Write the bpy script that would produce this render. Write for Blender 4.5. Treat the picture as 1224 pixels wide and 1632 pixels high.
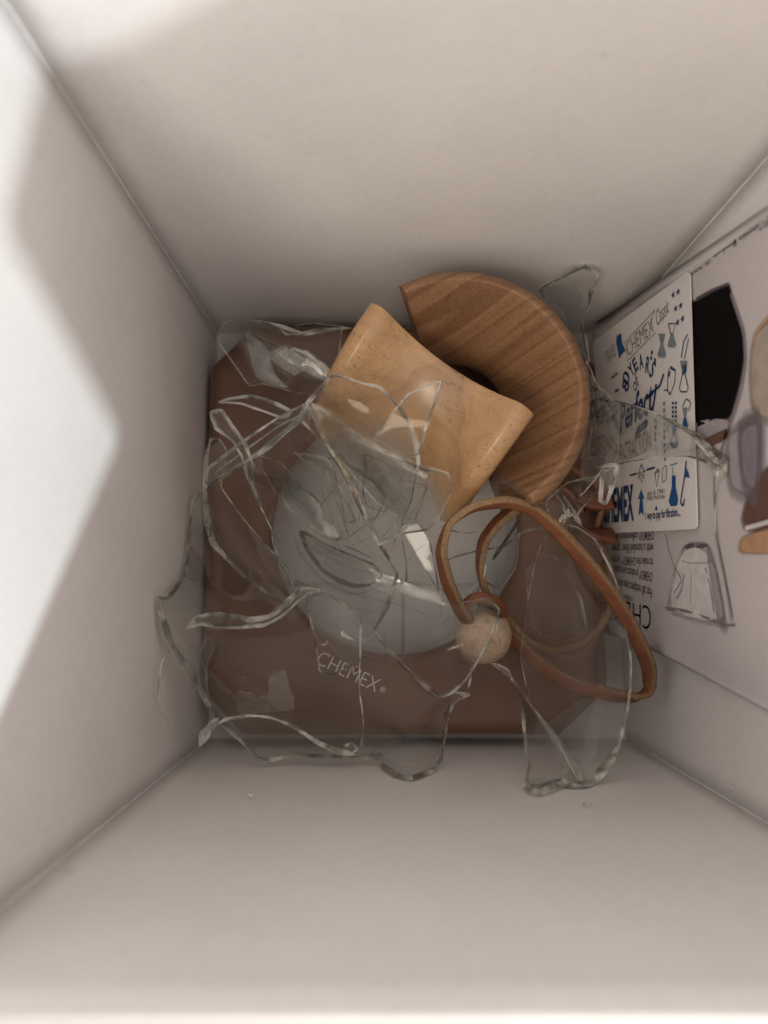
import bpy, bmesh, math, random
from mathutils import Vector, Matrix, noise
from mathutils.geometry import delaunay_2d_cdt
random.seed(7)
for o in list(bpy.data.objects): bpy.data.objects.remove(o)
scene = bpy.context.scene

# ------------------------------------------------------------------ camera, world, lights
H = 0.31                       # camera height over the box floor
F = 1226.0                     # focal length in pixels of the 1224x1632 photograph
TH = math.atan(132.0/F)        # tilt
cam_d = bpy.data.cameras.new('camera'); cam = bpy.data.objects.new('camera', cam_d)
scene.collection.objects.link(cam); scene.camera = cam
cam.location = (0, 0, H); cam.rotation_euler = (TH, 0, 0)
cam_d.sensor_fit = 'VERTICAL'; cam_d.sensor_height = 36; cam_d.sensor_width = 27
cam_d.lens = F*36/1632; cam_d.clip_start = 0.005; cam_d.clip_end = 50
cam_d.dof.use_dof = True; cam_d.dof.focus_distance = 0.252; cam_d.dof.aperture_fstop = 7.5
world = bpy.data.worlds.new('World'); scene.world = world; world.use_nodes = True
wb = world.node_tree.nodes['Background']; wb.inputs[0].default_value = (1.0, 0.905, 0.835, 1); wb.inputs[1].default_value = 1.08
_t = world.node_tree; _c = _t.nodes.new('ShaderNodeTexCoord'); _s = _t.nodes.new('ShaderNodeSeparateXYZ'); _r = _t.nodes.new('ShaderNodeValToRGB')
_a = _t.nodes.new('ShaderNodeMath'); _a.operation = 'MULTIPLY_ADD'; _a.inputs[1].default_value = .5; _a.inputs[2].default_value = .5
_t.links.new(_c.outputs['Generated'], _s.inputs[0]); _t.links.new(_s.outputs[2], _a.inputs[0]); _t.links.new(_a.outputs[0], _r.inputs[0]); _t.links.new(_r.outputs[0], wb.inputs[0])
# unseen room graded by elevation to set the light on rim and floor
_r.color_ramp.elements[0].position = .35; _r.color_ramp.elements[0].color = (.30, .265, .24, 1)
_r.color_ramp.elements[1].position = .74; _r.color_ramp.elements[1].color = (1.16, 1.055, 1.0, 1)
_e = _r.color_ramp.elements.new(.96); _e.color = (.72, .65, .61, 1)   # zenith dimmed in place of a person bending over the box
scene.view_settings.view_transform = 'Standard'; scene.view_settings.look = 'None'
scene.view_settings.exposure = 0.0; scene.view_settings.gamma = 1
scene.cycles.max_bounces = 14; scene.cycles.transparent_max_bounces = 48
scene.cycles.transmission_bounces = 14; scene.cycles.glossy_bounces = 6; scene.cycles.diffuse_bounces = 6
scene.cycles.use_denoising = True; scene.cycles.sample_clamp_indirect = 4

def area(name, loc, target, size, power, col, shape='DISK'):
    d = bpy.data.lights.new(name, 'AREA'); d.shape = shape; d.size = size; d.energy = power; d.color = col
    o = bpy.data.objects.new(name, d); scene.collection.objects.link(o); o.location = loc
    o.rotation_euler = (Vector(target)-Vector(loc)).to_track_quat('-Z', 'Y').to_euler(); return o
LD = Vector((-.171, .1016, -.090)).normalized()
apex = Vector((-.072, .043, .105))
area('window_light', apex - LD*1.6, apex, 0.068, 18.0, (0.87, 0.95, 1.0))
area('ceiling_light', (-.38, -.44, 1.05), (0, .03, 0), 0.36, 3.7, (1.0, .86, .70))

# ------------------------------------------------------------------ materials
def nt(name):
    m = bpy.data.materials.new(name); m.use_nodes = True
    t = m.node_tree; b = t.nodes['Principled BSDF']; return m, t, b
def N(t, kind, **kw):
    n = t.nodes.new(kind)
    for k, v in kw.items():
        if k in n.inputs: n.inputs[k].default_value = v
        else: setattr(n, k, v)
    return n
def ramp(t, fac, stops):
    r = t.nodes.new('ShaderNodeValToRGB'); e = r.color_ramp.elements
    e[0].position, e[0].color = stops[0][0], stops[0][1]+(1,)
    e[1].position, e[1].color = stops[-1][0], stops[-1][1]+(1,)
    for p, c in stops[1:-1]:
        x = e.new(p); x.color = c+(1,)
    t.links.new(fac, r.inputs[0]); return r
def coords(t, scale=(1, 1, 1), rot=(0, 0, 0)):
    c = t.nodes.new('ShaderNodeTexCoord'); m = t.nodes.new('ShaderNodeMapping')
    m.inputs['Scale'].default_value = scale; m.inputs['Rotation'].default_value = rot
    t.links.new(c.outputs['Object'], m.inputs[0]); return m.outputs[0]
def bump(t, b, h, strength, dist):
    n = t.nodes.new('ShaderNodeBump'); n.inputs['Strength'].default_value = strength; n.inputs['Distance'].default_value = dist
    t.links.new(h, n.inputs['Height']); t.links.new(n.outputs[0], b.inputs['Normal'])
def mixc(t, fac, a, b_, mode='MIX'):
    m = t.nodes.new('ShaderNodeMix'); m.data_type = 'RGBA'; m.blend_type = mode
    for s, v in ((0, fac), (6, a), (7, b_)):
        if hasattr(v, 'default_value'): t.links.new(v, m.inputs[s])
        else: m.inputs[s].default_value = v if s == 0 else tuple(v)+(1,)
    return m.outputs[2]

def mat_board(name, c1, c2, rough=.55, bs=.25):
    m, t, b = nt(name); co = coords(t)
    n1 = N(t, 'ShaderNodeTexNoise', Scale=28.0, Detail=5.0); t.links.new(co, n1.inputs[0])
    r = ramp(t, n1.outputs[0], [(.3, c1), (.7, c2)])
    n3 = N(t, 'ShaderNodeTexNoise', Scale=520.0, Detail=2.0, Roughness=.7); t.links.new(co, n3.inputs[0])
    sp = ramp(t, n3.outputs[0], [(.0, (.55, .5, .45)), (.22, (.75, .7, .66)), (.27, (.97, .97, .97)), (.5, (1, 1, 1)), (.75, (1.03, 1.03, 1.03))])
    t.links.new(mixc(t, 1.0, r.outputs[0], sp.outputs[0], 'MULTIPLY'), b.inputs['Base Color'])
    b.inputs['Roughness'].default_value = rough
    n2 = N(t, 'ShaderNodeTexNoise', Scale=900.0, Detail=4.0); t.links.new(co, n2.inputs[0])
    n4 = N(t, 'ShaderNodeTexNoise', Scale=45.0, Detail=3.0); t.links.new(co, n4.inputs[0])
    a = N(t, 'ShaderNodeMath', operation='MULTIPLY_ADD'); t.links.new(n4.outputs[0], a.inputs[0]); a.inputs[1].default_value = 3.0; t.links.new(n2.outputs[0], a.inputs[2])
    bump(t, b, a.outputs[0], bs, .0003); return m
M = {}
M['board'] = mat_board('white_board', (.775, .755, .735), (.835, .815, .795))
M['paper'] = mat_board('leaflet_paper', (.60, .56, .565), (.66, .62, .62), .45, .1)
M['card'] = mat_board('card_stock', (.72, .69, .67), (.76, .73, .71), .4, .08)
M['kraft'] = mat_board('brown_board', (.158, .084, .054), (.228, .126, .083), .45, .6)

def mat_wood(name, dark, light, stripe_rot, stripe_scale, pores, distort=3.0, rough=.38):
    m, t, b = nt(name)
    co = coords(t, (1, 1, 1), stripe_rot)
    w = N(t, 'ShaderNodeTexWave', Scale=stripe_scale, Distortion=distort, Detail=3.0); w.inputs['Detail Scale'].default_value = 1.2
    w.bands_direction = 'Y'; w.wave_profile = 'SAW'; t.links.new(co, w.inputs[0])
    r = ramp(t, w.outputs[0], [(0, dark), (.12, tuple((a+b_)/2 for a, b_ in zip(dark, light))), (.35, light), (.8, light), (1, tuple(.5*a+.5*b_ for a, b_ in zip(dark, light)))])
    cs_ = coords(t, (420, 420, 26)); n = N(t, 'ShaderNodeTexNoise', Scale=1.0, Detail=5.0, Roughness=.6); t.links.new(cs_, n.inputs[0])
    v = ramp(t, n.outputs[0], [(.3, (.86, .83, .80)), (.7, (1.08, 1.07, 1.05))])
    c = mixc(t, 1.0, r.outputs[0], v.outputs[0], 'MULTIPLY')
    cp = coords(t, pores)
    p = N(t, 'ShaderNodeTexNoise', Scale=1.0, Detail=2.0, Roughness=.6); t.links.new(cp, p.inputs[0])
    pr = ramp(t, p.outputs[0], [(.0, (.38, .27, .2)), (.335, (.5, .38, .3)), (.385, (1, 1, 1)), (1, (1, 1, 1))])
    pl = N(t, 'ShaderNodeTexNoise', Scale=70.0, Detail=2.0); t.links.new(co, pl.inputs[0])
    pf = N(t, 'ShaderNodeMapRange'); t.links.new(pl.outputs[0], pf.inputs[0]); pf.inputs[1].default_value = .42; pf.inputs[2].default_value = .6; pf.inputs[3].default_value = .12; pf.inputs[4].default_value = 1.0
    c = mixc(t, pf.outputs[0], c, pr.outputs[0], 'MULTIPLY')
    t.links.new(c, b.inputs['Base Color']); b.inputs['Roughness'].default_value = rough
    b.inputs['Coat Weight'].default_value = 1.0; b.inputs['Coat Roughness'].default_value = .22
    bump(t, b, p.outputs[0], .25, .0004); return m
M['wood_out'] = mat_wood('beech_outside', (.37, .212, .10), (.51, .31, .15), (0, 0, 0), 14, (1700, 1700, 150), 5.0, .30)
M['wood_in_old'] = mat_wood('beech_funnel', (.24, .115, .055), (.43, .235, .125), (0, 0, math.radians(-28)), 30, (1300, 1300, 500), 1.6, .5)
m, t, b = nt('collar_funnel_wood'); co = coords(t, (1, 1, 1), (0, 0, math.radians(-24)))
mp = N(t, 'ShaderNodeMapping'); mp.inputs['Scale'].default_value = (4, 105, .6); t.links.new(co, mp.inputs[0])
n = N(t, 'ShaderNodeTexNoise', Scale=1.0, Detail=1.5, Roughness=.4, Distortion=0.0); t.links.new(mp.outputs[0], n.inputs[0])
la, lb, dk = (.250, .134, .066), (.290, .160, .080), (.190, .096, .046)
r = ramp(t, n.outputs[0], [(.25, la), (.36, lb), (.385, dk), (.42, la), (.49, lb), (.505, dk), (.55, la), (.61, lb), (.63, dk), (.68, la), (.8, lb)])
mp2 = N(t, 'ShaderNodeMapping'); mp2.inputs['Scale'].default_value = (1100, 1900, 700); t.links.new(co, mp2.inputs[0])
p = N(t, 'ShaderNodeTexNoise', Scale=1.0, Detail=3.0, Roughness=.65); t.links.new(mp2.outputs[0], p.inputs[0])
pr = ramp(t, p.outputs[0], [(0, (.5, .42, .36)), (.38, (.72, .65, .6)), (.47, (1, 1, 1)), (1, (1.1, 1.1, 1.1))])
t.links.new(mixc(t, .9, r.outputs[0], pr.outputs[0], 'MULTIPLY'), b.inputs[0]); b.inputs['Roughness'].default_value = .42
bump(t, b, p.outputs[0], .2, .0004); M['wood_in'] = m
m, t, b = nt('bead_wood'); co = coords(t, (300, 900, 600))
n = N(t, 'ShaderNodeTexNoise', Scale=1.0, Detail=5.0); t.links.new(co, n.inputs[0])
r = ramp(t, n.outputs[0], [(.25, (.36, .21, .15)), (.5, (.54, .40, .28)), (.75, (.60, .46, .33))]); t.links.new(r.outputs[0], b.inputs[0]); b.inputs['Roughness'].default_value = .6
bump(t, b, n.outputs[0], .3, .0003); M['bead'] = m
def mat_leather(name, a, c, rough, bs, sc):
    m, t, b = nt(name); co = coords(t)
    n = N(t, 'ShaderNodeTexNoise', Scale=sc, Detail=6.0, Roughness=.7); t.links.new(co, n.inputs[0])
    r = ramp(t, n.outputs[0], [(.3, a), (.7, c)]); t.links.new(r.outputs[0], b.inputs[0]); b.inputs['Roughness'].default_value = rough
    n2 = N(t, 'ShaderNodeTexNoise', Scale=1400.0, Detail=4.0); t.links.new(co, n2.inputs[0]); bump(t, b, n2.outputs[0], bs, .0006); return m
M['leather'] = mat_leather('tan_leather', (.16, .056, .025), (.26, .100, .046), .42, .3, 160)
M['leather_edge'] = mat_leather('raw_leather_edge', (.19, .115, .055), (.38, .255, .145), .9, 1.0, 900)

def mat_ink(name, col, rough=.5, alpha=1.0):
    m, t, b = nt(name); co = coords(t)
    n = N(t, 'ShaderNodeTexNoise', Scale=240.0, Detail=3.0); t.links.new(co, n.inputs[0])
    r = ramp(t, n.outputs[0], [(.25, tuple(x*.85 for x in col)), (.8, tuple(min(1, x*1.15+.003) for x in col))])
    t.links.new(r.outputs[0], b.inputs[0]); b.inputs['Roughness'].default_value = rough; b.inputs['Alpha'].default_value = alpha; b.inputs['Specular IOR Level'].default_value = .12; return m
M['navy'] = mat_ink('navy_ink', (.022, .05, .13)); M['blue'] = mat_ink('blue_ink', (.02, .09, .24)); M['slate'] = mat_ink('slate_ink', (.20, .24, .27))
M['greyink'] = mat_ink('grey_ink', (.13, .11, .115)); M['blackprint'] = mat_ink('black_print', (.0022, .0014, .0018), .8)
M['wash'] = mat_ink('pale_grey_print', (.40, .36, .38)); M['mauve'] = mat_ink('mauve_print', (.26, .22, .25)); M['tanprint'] = mat_ink('tan_print', (.50, .30, .18))
M['brownprint'] = mat_ink('brown_print', (.15, .08, .06)); M['lightprint'] = mat_ink('pale_print', (.72, .68, .68)); M['beigeprint'] = mat_ink('beige_print', (.44, .37, .31))

def mat_glass_sheet(name, tint, veil=.012, refl=.02):
    m = bpy.data.materials.new(name); m.use_nodes = True; t = m.node_tree
    for n in list(t.nodes): t.nodes.remove(n)
    out = N(t, 'ShaderNodeOutputMaterial')
    tr = N(t, 'ShaderNodeBsdfTransparent'); tr.inputs[0].default_value = tint+(1,)
    gl = N(t, 'ShaderNodeBsdfGlossy', Roughness=.03); gl.inputs[0].default_value = (1, 1, 1, 1)
    co = coords(t); nz = N(t, 'ShaderNodeTexNoise', Scale=35.0, Detail=3.0); t.links.new(co, nz.inputs[0])
    bp = N(t, 'ShaderNodeBump', Strength=.25, Distance=.0008); t.links.new(nz.outputs[0], bp.inputs['Height']); t.links.new(bp.outputs[0], gl.inputs['Normal'])
    ge = N(t, 'ShaderNodeNewGeometry'); dt = N(t, 'ShaderNodeVectorMath', operation='DOT_PRODUCT')
    t.links.new(bp.outputs[0], dt.inputs[0]); t.links.new(ge.outputs['Incoming'], dt.inputs[1])
    ab = N(t, 'ShaderNodeMath', operation='ABSOLUTE'); t.links.new(dt.outputs['Value'], ab.inputs[0])
    om = N(t, 'ShaderNodeMath', operation='SUBTRACT'); om.inputs[0].default_value = 1; t.links.new(ab.outputs[0], om.inputs[1])
    pw = N(t, 'ShaderNodeMath', operation='POWER'); t.links.new(om.outputs[0], pw.inputs[0]); pw.inputs[1].default_value = 4.5
    ma = N(t, 'ShaderNodeMath', operation='MULTIPLY_ADD'); t.links.new(pw.outputs[0], ma.inputs[0]); ma.inputs[1].default_value = .36; ma.inputs[2].default_value = refl
    mx = N(t, 'ShaderNodeMixShader'); rf = N(t, 'ShaderNodeBsdfRefraction', IOR=1.5, Roughness=.02); rf.inputs[0].default_value = tint+(1,); t.links.new(bp.outputs[0], rf.inputs['Normal'])
    m0 = N(t, 'ShaderNodeMixShader'); m0.inputs[0].default_value = .28; t.links.new(tr.outputs[0], m0.inputs[1]); t.links.new(rf.outputs[0], m0.inputs[2])
    t.links.new(ma.outputs[0], mx.inputs[0]); t.links.new(m0.outputs[0], mx.inputs[1]); t.links.new(gl.outputs[0], mx.inputs[2])
    df = N(t, 'ShaderNodeBsdfDiffuse'); df.inputs[0].default_value = (.75, .75, .74, 1)
    n2 = N(t, 'ShaderNodeTexNoise', Scale=420.0, Detail=6.0, Roughness=.75); t.links.new(co, n2.inputs[0])
    r = ramp(t, n2.outputs[0], [(.45, (veil,)*3), (.66, (veil*1.6,)*3), (.74, (veil*5,)*3)])
    m2 = N(t, 'ShaderNodeMixShader'); t.links.new(r.outputs[0], m2.inputs[0]); t.links.new(mx.outputs[0], m2.inputs[1]); t.links.new(df.outputs[0], m2.inputs[2])
    t.links.new(m2.outputs[0], out.inputs[0]); return m
M['glass'] = mat_glass_sheet('clear_glass', (.985, .99, .985), .002, .009)
M['glass_gleam'] = mat_glass_sheet('reflection_facet_glass', (.98, .985, .98), .012, .020)  # extra haze and reflectance so added facets show a white reflection
M['glass_soft'] = mat_glass_sheet('faint_reflection_glass', (.97, .975, .97), .03, .085)  # pale haze mixed into the glass to stand for a faint reflection
def mat_edge(name, col, solid=.30, sc=480., shine=.14):
    m = bpy.data.materials.new(name); m.use_nodes = True; t = m.node_tree
    for n in list(t.nodes): t.nodes.remove(n)
    out = N(t, 'ShaderNodeOutputMaterial'); co = coords(t)
    nz = N(t, 'ShaderNodeTexNoise', Scale=sc*.35, Detail=3.0, Roughness=.5); t.links.new(co, nz.inputs[0])
    bp = N(t, 'ShaderNodeBump', Strength=.4, Distance=.0012); t.links.new(nz.outputs[0], bp.inputs['Height'])
    g = N(t, 'ShaderNodeBsdfGlass', Roughness=.0, IOR=1.5); g.inputs[0].default_value = (.97, .98, .96, 1); t.links.new(bp.outputs[0], g.inputs['Normal'])
    d = N(t, 'ShaderNodeBsdfPrincipled', Roughness=.12); t.links.new(bp.outputs[0], d.inputs['Normal'])
    n5 = N(t, 'ShaderNodeTexNoise', Scale=sc*.22, Detail=2.0, Roughness=.5); t.links.new(co, n5.inputs[0])
    rc = ramp(t, n5.outputs[0], [(.36, tuple(x*.10 for x in col)), (.47, tuple(x*.55 for x in col)), (.56, col)]); t.links.new(rc.outputs[0], d.inputs['Base Color'])  # glints and dark streaks of the rim put into its colour
    r = ramp(t, nz.outputs[0], [(.38, (solid*.25,)*3), (.5, (solid,)*3), (.66, (min(1, solid*2.6),)*3)])
    mx = N(t, 'ShaderNodeMixShader'); t.links.new(r.outputs[0], mx.inputs[0]); t.links.new(g.outputs[0], mx.inputs[1]); t.links.new(d.outputs[0], mx.inputs[2])
    gs = N(t, 'ShaderNodeBsdfGlossy', Roughness=.07); gs.inputs[0].default_value = (.97, .98, .95, 1); t.links.new(bp.outputs[0], gs.inputs['Normal'])
    mg = N(t, 'ShaderNodeMixShader'); mg.inputs[0].default_value = shine; t.links.new(mx.outputs[0], mg.inputs[1]); t.links.new(gs.outputs[0], mg.inputs[2]); mx = mg
    tr = N(t, 'ShaderNodeBsdfTransparent'); tr.inputs[0].default_value = (.9, .92, .89, 1)
    m3 = N(t, 'ShaderNodeMixShader'); m3.inputs[0].default_value = .25; t.links.new(mx.outputs[0], m3.inputs[1]); t.links.new(tr.outputs[0], m3.inputs[2])
    t.links.new(m3.outputs[0], out.inputs[0]); return m
M['edge'] = mat_edge('broken_glass_edge', (.88, .87, .80), .40)
M['edge_lit'] = mat_edge('painted_lit_glass_edge', (.94, .93, .88), .70, 520., .20)  # pale colour stands for light caught in the clear rim
M['edge_shaded'] = mat_edge('painted_shaded_glass_edge', (.10, .095, .08), .55, 500., .08)  # same clear glass, coloured dark where the rim catches no light
m, t, b = nt('etched_white'); b.inputs[0].default_value = (.85, .83, .78, 1); b.inputs['Alpha'].default_value = .62; M['etched'] = m
m, t, b = nt('groove'); b.inputs[0].default_value = (.05, .04, .035, 1); M['groove'] = m

# ------------------------------------------------------------------ helpers
def link(o, parent=None):
    scene.collection.objects.link(o)
    if parent: o.parent = parent
    return o
def mobj(name, me, mats, parent=None):
    for m_ in (mats if isinstance(mats, (list, tuple)) else [mats]): me.materials.append(m_)
    return link(bpy.data.objects.new(name, me), parent)
def pydata(name, v, f, mats, parent=None, smooth=False):
    me = bpy.data.meshes.new(name); me.from_pydata([tuple(a) for a in v], [], f); me.update()
    if smooth:
        for p in me.polygons: p.use_smooth = True
    return mobj(name, me, mats, parent)
def tag(o, label, cat, group=None, kind=None):
    if label: o['label'] = label
    if cat: o['category'] = cat
    if group: o['group'] = group
    if kind: o['kind'] = kind
    return o
def empty(name, loc, label, cat, group=None):
    o = bpy.data.objects.new(name, None); o.location = loc; o.empty_display_size = .01; link(o); return tag(o, label, cat, group)
C, S = math.cos(TH), math.sin(TH)
def ray(px, py):
    x, y, z = (px-612)/F, (816-py)/F, -1.0
    return Vector((x, y*C - z*S, y*S + z*C))
def at(px, py, z):                    # the point at height z seen at a pixel of the photograph
    r = ray(px, py); k = (z-H)/r.z; return Vector((0, 0, H)) + r*k
XL, XR, YF, YB, ZR = -.0723, .0993, -.0589, .1127, .195
def at_in(px, py, z):                 # same, but never outside the box walls
    for i in range(400):
        p = at(px, py, z)
        if XL+.0012 < p.x < XR-.0035 and YF+.0012 < p.y < YB-.0012: return p
        z += .0005
    return p
def xleaf(z):
    s = max(0, min(1, z/.085)); return .0855 + .0112*(1-(1-s)**2)
def xcard(z): return .0825 + .0122*max(0, min(1.2, z/.075))
def at_x(px, py, fn):
    r = ray(px, py); lo, hi = .0, .6
    f_ = lambda k: (r.x*k) - fn(H + r.z*k)
    for _ in range(50):
        mid = (lo+hi)/2
        if f_(mid) > 0: hi = mid
        else: lo = mid
    return Vector((0, 0, H)) + r*lo
def catmull(pts, n=4, closed=False, jit=0.0, rnd=.5):
    out = []; L = len(pts)
    rng = range(L if closed else L-1)
    g = (lambda i: pts[i % L]) if closed else (lambda i: pts[max(0, min(L-1, i))])
    for i in rng:
        p0, p1, p2, p3 = g(i-1), g(i), g(i+1), g(i+2)
        for k in range(n):
            t_ = k/n
            q = [0.5*((2*b_)+(-a+c)*t_+(2*a-5*b_+4*c-d)*t_*t_+(-a+3*b_-3*c+d)*t_**3) for a, b_, c, d in zip(p0, p1, p2, p3)]
            li = [b_+(c-b_)*t_ for b_, c in zip(p1, p2)]
            q = [rnd*a+(1-rnd)*b_ for a, b_ in zip(q, li)]
            if jit and k: q[0] += random.uniform(-jit, jit); q[1] += random.uniform(-jit, jit)
            out.append(q)
    if not closed: out.append(list(pts[-1]))
    return out
def inside(x, y, poly):
    c = False; j = len(poly)-1
    for i in range(len(poly)):
        xi, yi = poly[i][:2]; xj, yj = poly[j][:2]
        if (yi > y) != (yj > y) and x < (xj-xi)*(y-yi)/(yj-yi)+xi: c = not c
        j = i
    return c
def fill(poly, step):
    n = len(poly); vs = [Vector(p[:2]) for p in poly]; es = [(i, (i+1) % n) for i in range(n)]
    x0, x1 = min(p[0] for p in poly), max(p[0] for p in poly); y0, y1 = min(p[1] for p in poly), max(p[1] for p in poly)
    if step:
        k = 0; y = y0+step*.5
        while y < y1:
            x = x0+step*(.3 if k % 2 else .8)
            while x < x1:
                if inside(x, y, poly) and min((Vector((x, y))-v).length_squared for v in vs[:n]) > (step*.35)**2: vs.append(Vector((x, y)))
                x += step
            y += step*.87; k += 1
    r = delaunay_2d_cdt(vs, es, [list(range(n))], 1, 1e-9)
    return r[0], [f for f in r[2]]
def tube(pts, rad, name, mat, parent=None, sides=6, rough=.25, closed=False, flat=1.0):
    v, f = [], []; n = len(pts)
    for i, p in enumerate(pts):
        a = pts[(i-1) % n] if (closed or i > 0) else p; c = pts[(i+1) % n] if (closed or i < n-1) else p
        t_ = (c-a);  t_ = t_.normalized() if t_.length > 1e-9 else Vector((1, 0, 0))
        s = t_.cross(Vector((0, 0, 1))); s = s.normalized() if s.length > 1e-4 else Vector((1, 0, 0)); u = s.cross(t_)
        r_ = rad(i) if callable(rad) else rad
        for k in range(sides):
            an = 2*math.pi*k/sides; rr = r_*(1+rough*1.5*noise.noise(Vector((i*.16, k*1.7, len(pts)*.31))))
            v.append(p + s*(math.cos(an)+.35*math.sin(an))*rr + u*math.sin(an)*rr*flat)
    for i in range(n if closed else n-1):
        j = (i+1) % n
        for k in range(sides): f.append((i*sides+k, i*sides+(k+1) % sides, j*sides+(k+1) % sides, j*sides+k))
    if not closed: f.append(tuple(range(sides))[::-1]); f.append(tuple((n-1)*sides+k for k in range(sides)))
    return pydata(name, v, f, mat, parent, smooth=False)

# ------------------------------------------------------------------ the box
box = empty('gift_box', (0, 0, 0), 'white board box seen from above with its top open, holding everything', 'box')
T = .0016
def panel(name, origin, eu, ev, nrm, nu, nv, bulge=.0006, seed=0, corner=None):
    v, f = [], []
    for j in range(nv+1):
        for i in range(nu+1):
            a, b_ = i/nu, j/nv
            d = math.sin(math.pi*a)*bulge*(1+.6*noise.noise(Vector((a*2.2+seed, b_*3, seed))))
            v.append(origin+eu*a+ev*b_+nrm*d)
    for j in range(nv):
        for i in range(nu): f.append((j*(nu+1)+i, j*(nu+1)+i+1, (j+1)*(nu+1)+i+1, (j+1)*(nu+1)+i))
    o = pydata(name, v, f, M['board'], box, True)
    md = o.modifiers.new('thick', 'SOLIDIFY'); md.thickness = T; md.offset = -1 if (eu.cross(ev)).dot(nrm) > 0 else 1
    return o
ZB = -.014; Z0 = -.019
w = XR-XL; dY = YB-YF
V = Vector
panel('wall_panel', V((XL, YB, Z0)), V((w, 0, 0)), V((0, 0, ZR-Z0)), V((0, -1, 0)), 24, 24, .0007, 1)
panel('wall_panel', V((XL, YF, Z0)), V((w, 0, 0)), V((0, 0, ZR-Z0)), V((0, 1, 0)), 24, 24, .0005, 2)
panel('wall_panel', V((XL, YF, Z0)), V((0, dY, 0)), V((0, 0, ZR-Z0)), V((1, 0, 0)), 24, 24, .0007, 3)
panel('wall_panel', V((XR, YF, Z0)), V((0, dY, 0)), V((0, 0, ZR-Z0)), V((-1, 0, 0)), 24, 24, .0005, 4)
def crease(x, y, sx, sy):
    v, f = [], []; n = 60
    for i in range(n+1):
        z = Z0+(ZR-Z0)*i/n; r_ = .0003*(1+.5*noise.noise(Vector((x*50, y*50, z*160))))
        o_ = .0001*noise.noise(Vector((x*90+3, y*70, z*90)))
        for k in range(5):
            a = math.pi/2*k/4
            v.append(V((x+sx*(r_*(1-math.sin(a))+max(0, o_)*(k == 2)), y+sy*(r_*(1-math.cos(a))+max(0, -o_)*(k == 2)), z)))
    for i in range(n):
        for k in range(4): f.append((i*5+k, i*5+k+1, i*5+6+k, i*5+5+k))
    pydata('fold_crease', v, f, M['board'], box, True)
for x, y, sx, sy in ((XL, YB, 1, -1), (XR, YB, -1, -1), (XL, YF, 1, 1), (XR, YF, -1, 1)): crease(x, y, sx, sy)
def flap(outline3, nrm):
    v = [V(p) for p in outline3]; n = len(v)
    vv = v+[p+nrm*T for p in v]
    f = [tuple(range(n)), tuple(range(2*n-1, n-1, -1))]+[(i, i+n, (i+1) % n+n, (i+1) % n) for i in range(n)]
    o = pydata('top_flap', vv, f, M['board'], box)
    md = o.modifiers.new('b', 'BEVEL'); md.width = .0004; md.segments = 2
# right flap stands up; front, left and back ones are folded outwards
flap([(XR+.0002, YF, ZR), (XR+.0002, YF+.0225, .2525), (XR+.0002, .011, .2375), (XR+.0002, .03, .2420), (XR+.0002, YB-.012, .2460), (XR+.0002, YB, ZR)], V((1, 0, 0)))
flap([(XL, YF-.0002, ZR), (XL+.02, YF-.048, ZR+.036), (XR-.02, YF-.048, ZR+.034), (XR, YF-.0002, ZR-.0012)], V((0, 0, -1)))
flap([(XL-.0002, YF, ZR), (XL-.052, YF+.012, ZR-.018), (XL-.052, YB-.012, ZR-.018), (XL-.0002, YB, ZR)], V((0, 0, -1)))
flap([(XL, YB+.0002, ZR), (XL+.012, YB+.05, ZR-.02), (XR-.012, YB+.05, ZR-.02), (XR, YB+.0002, ZR)], V((0, 0, -1)))
def slab(name, poly, z0, z1, mat, parent, bev=.0003):
    n = len(poly); v = [V((x, y, z1)) for x, y in poly]+[V((x, y, z0)) for x, y in poly]
    f = [tuple(range(n)), tuple(range(2*n-1, n-1, -1))]+[(i, i+n, (i+1) % n+n, (i+1) % n) for i in range(n)]
    o = pydata(name, v, f, mat, parent); md = o.modifiers.new('b', 'BEVEL'); md.width = bev; md.segments = 2; md.limit_method = 'ANGLE'; return o
xs, ys = .0080, .0046
slab('bottom_flap', [(XL-.001, YF-.001), (xs-.0004, YF-.001), (xs-.0004, ys-.0004), (XL-.001, ys-.0004)], ZB-.003, ZB-.0006, M['board'], box)
slab('bottom_flap', [(xs+.0004, YF-.001), (XR+.001, YF-.001), (XR+.001, ys-.0004), (xs+.0004, ys-.0004)], ZB-.003, ZB-.0002, M['board'], box)
slab('bottom_flap', [(XL-.001, ys), (xs+.002, ys), (XR+.001, ys), (XR+.001, YB+.001), (XL-.001, YB+.001)], ZB-.003, ZB+.0006, M['board'], box)
slab('bottom_flap', [(XL-.001, YF-.001), (XR+.001, YF-.001), (XR+.001, YB+.001), (XL-.001, YB+.001)], ZB-.0045, ZB-.0032, M['board'], box)

# ------------------------------------------------------------------ brown insert with a round hole
ZI = .010
ins = empty('cardboard_insert', (0, .03, 0), 'brown board insert with cut corners and a round hole, lying on the box bottom', 'insert')
x0, x1, y0, y1, ch = -.0685, .0845, -.0520, .1065, .0155
octo = [(x0, y0+ch), (x0+ch*.9, y0), (x1-ch*1.1, y0), (x1, y0+ch), (x1, y1-ch), (x1-ch, y1), (x0+ch, y1), (x0, y1-ch)]
hc = at(630, 846, ZI); hr = .0478
bm = bmesh.new()
def ringpts(z): 
    o_ = []
    per = []
    n = len(octo)
    for i in range(n):
        a, b_ = octo[i], octo[(i+1) % n]
        for k in range(12): per.append((a[0]+(b_[0]-a[0])*k/12, a[1]+(b_[1]-a[1])*k/12))
    for (x, y) in per:
        zz = z + .0005*noise.noise(V((x*40, y*40, 3)))
        o_.append(V((x, y, zz)))
    return o_
outer = ringpts(ZI)
v = []; f = []; NR = 7; n = len(outer)
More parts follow.
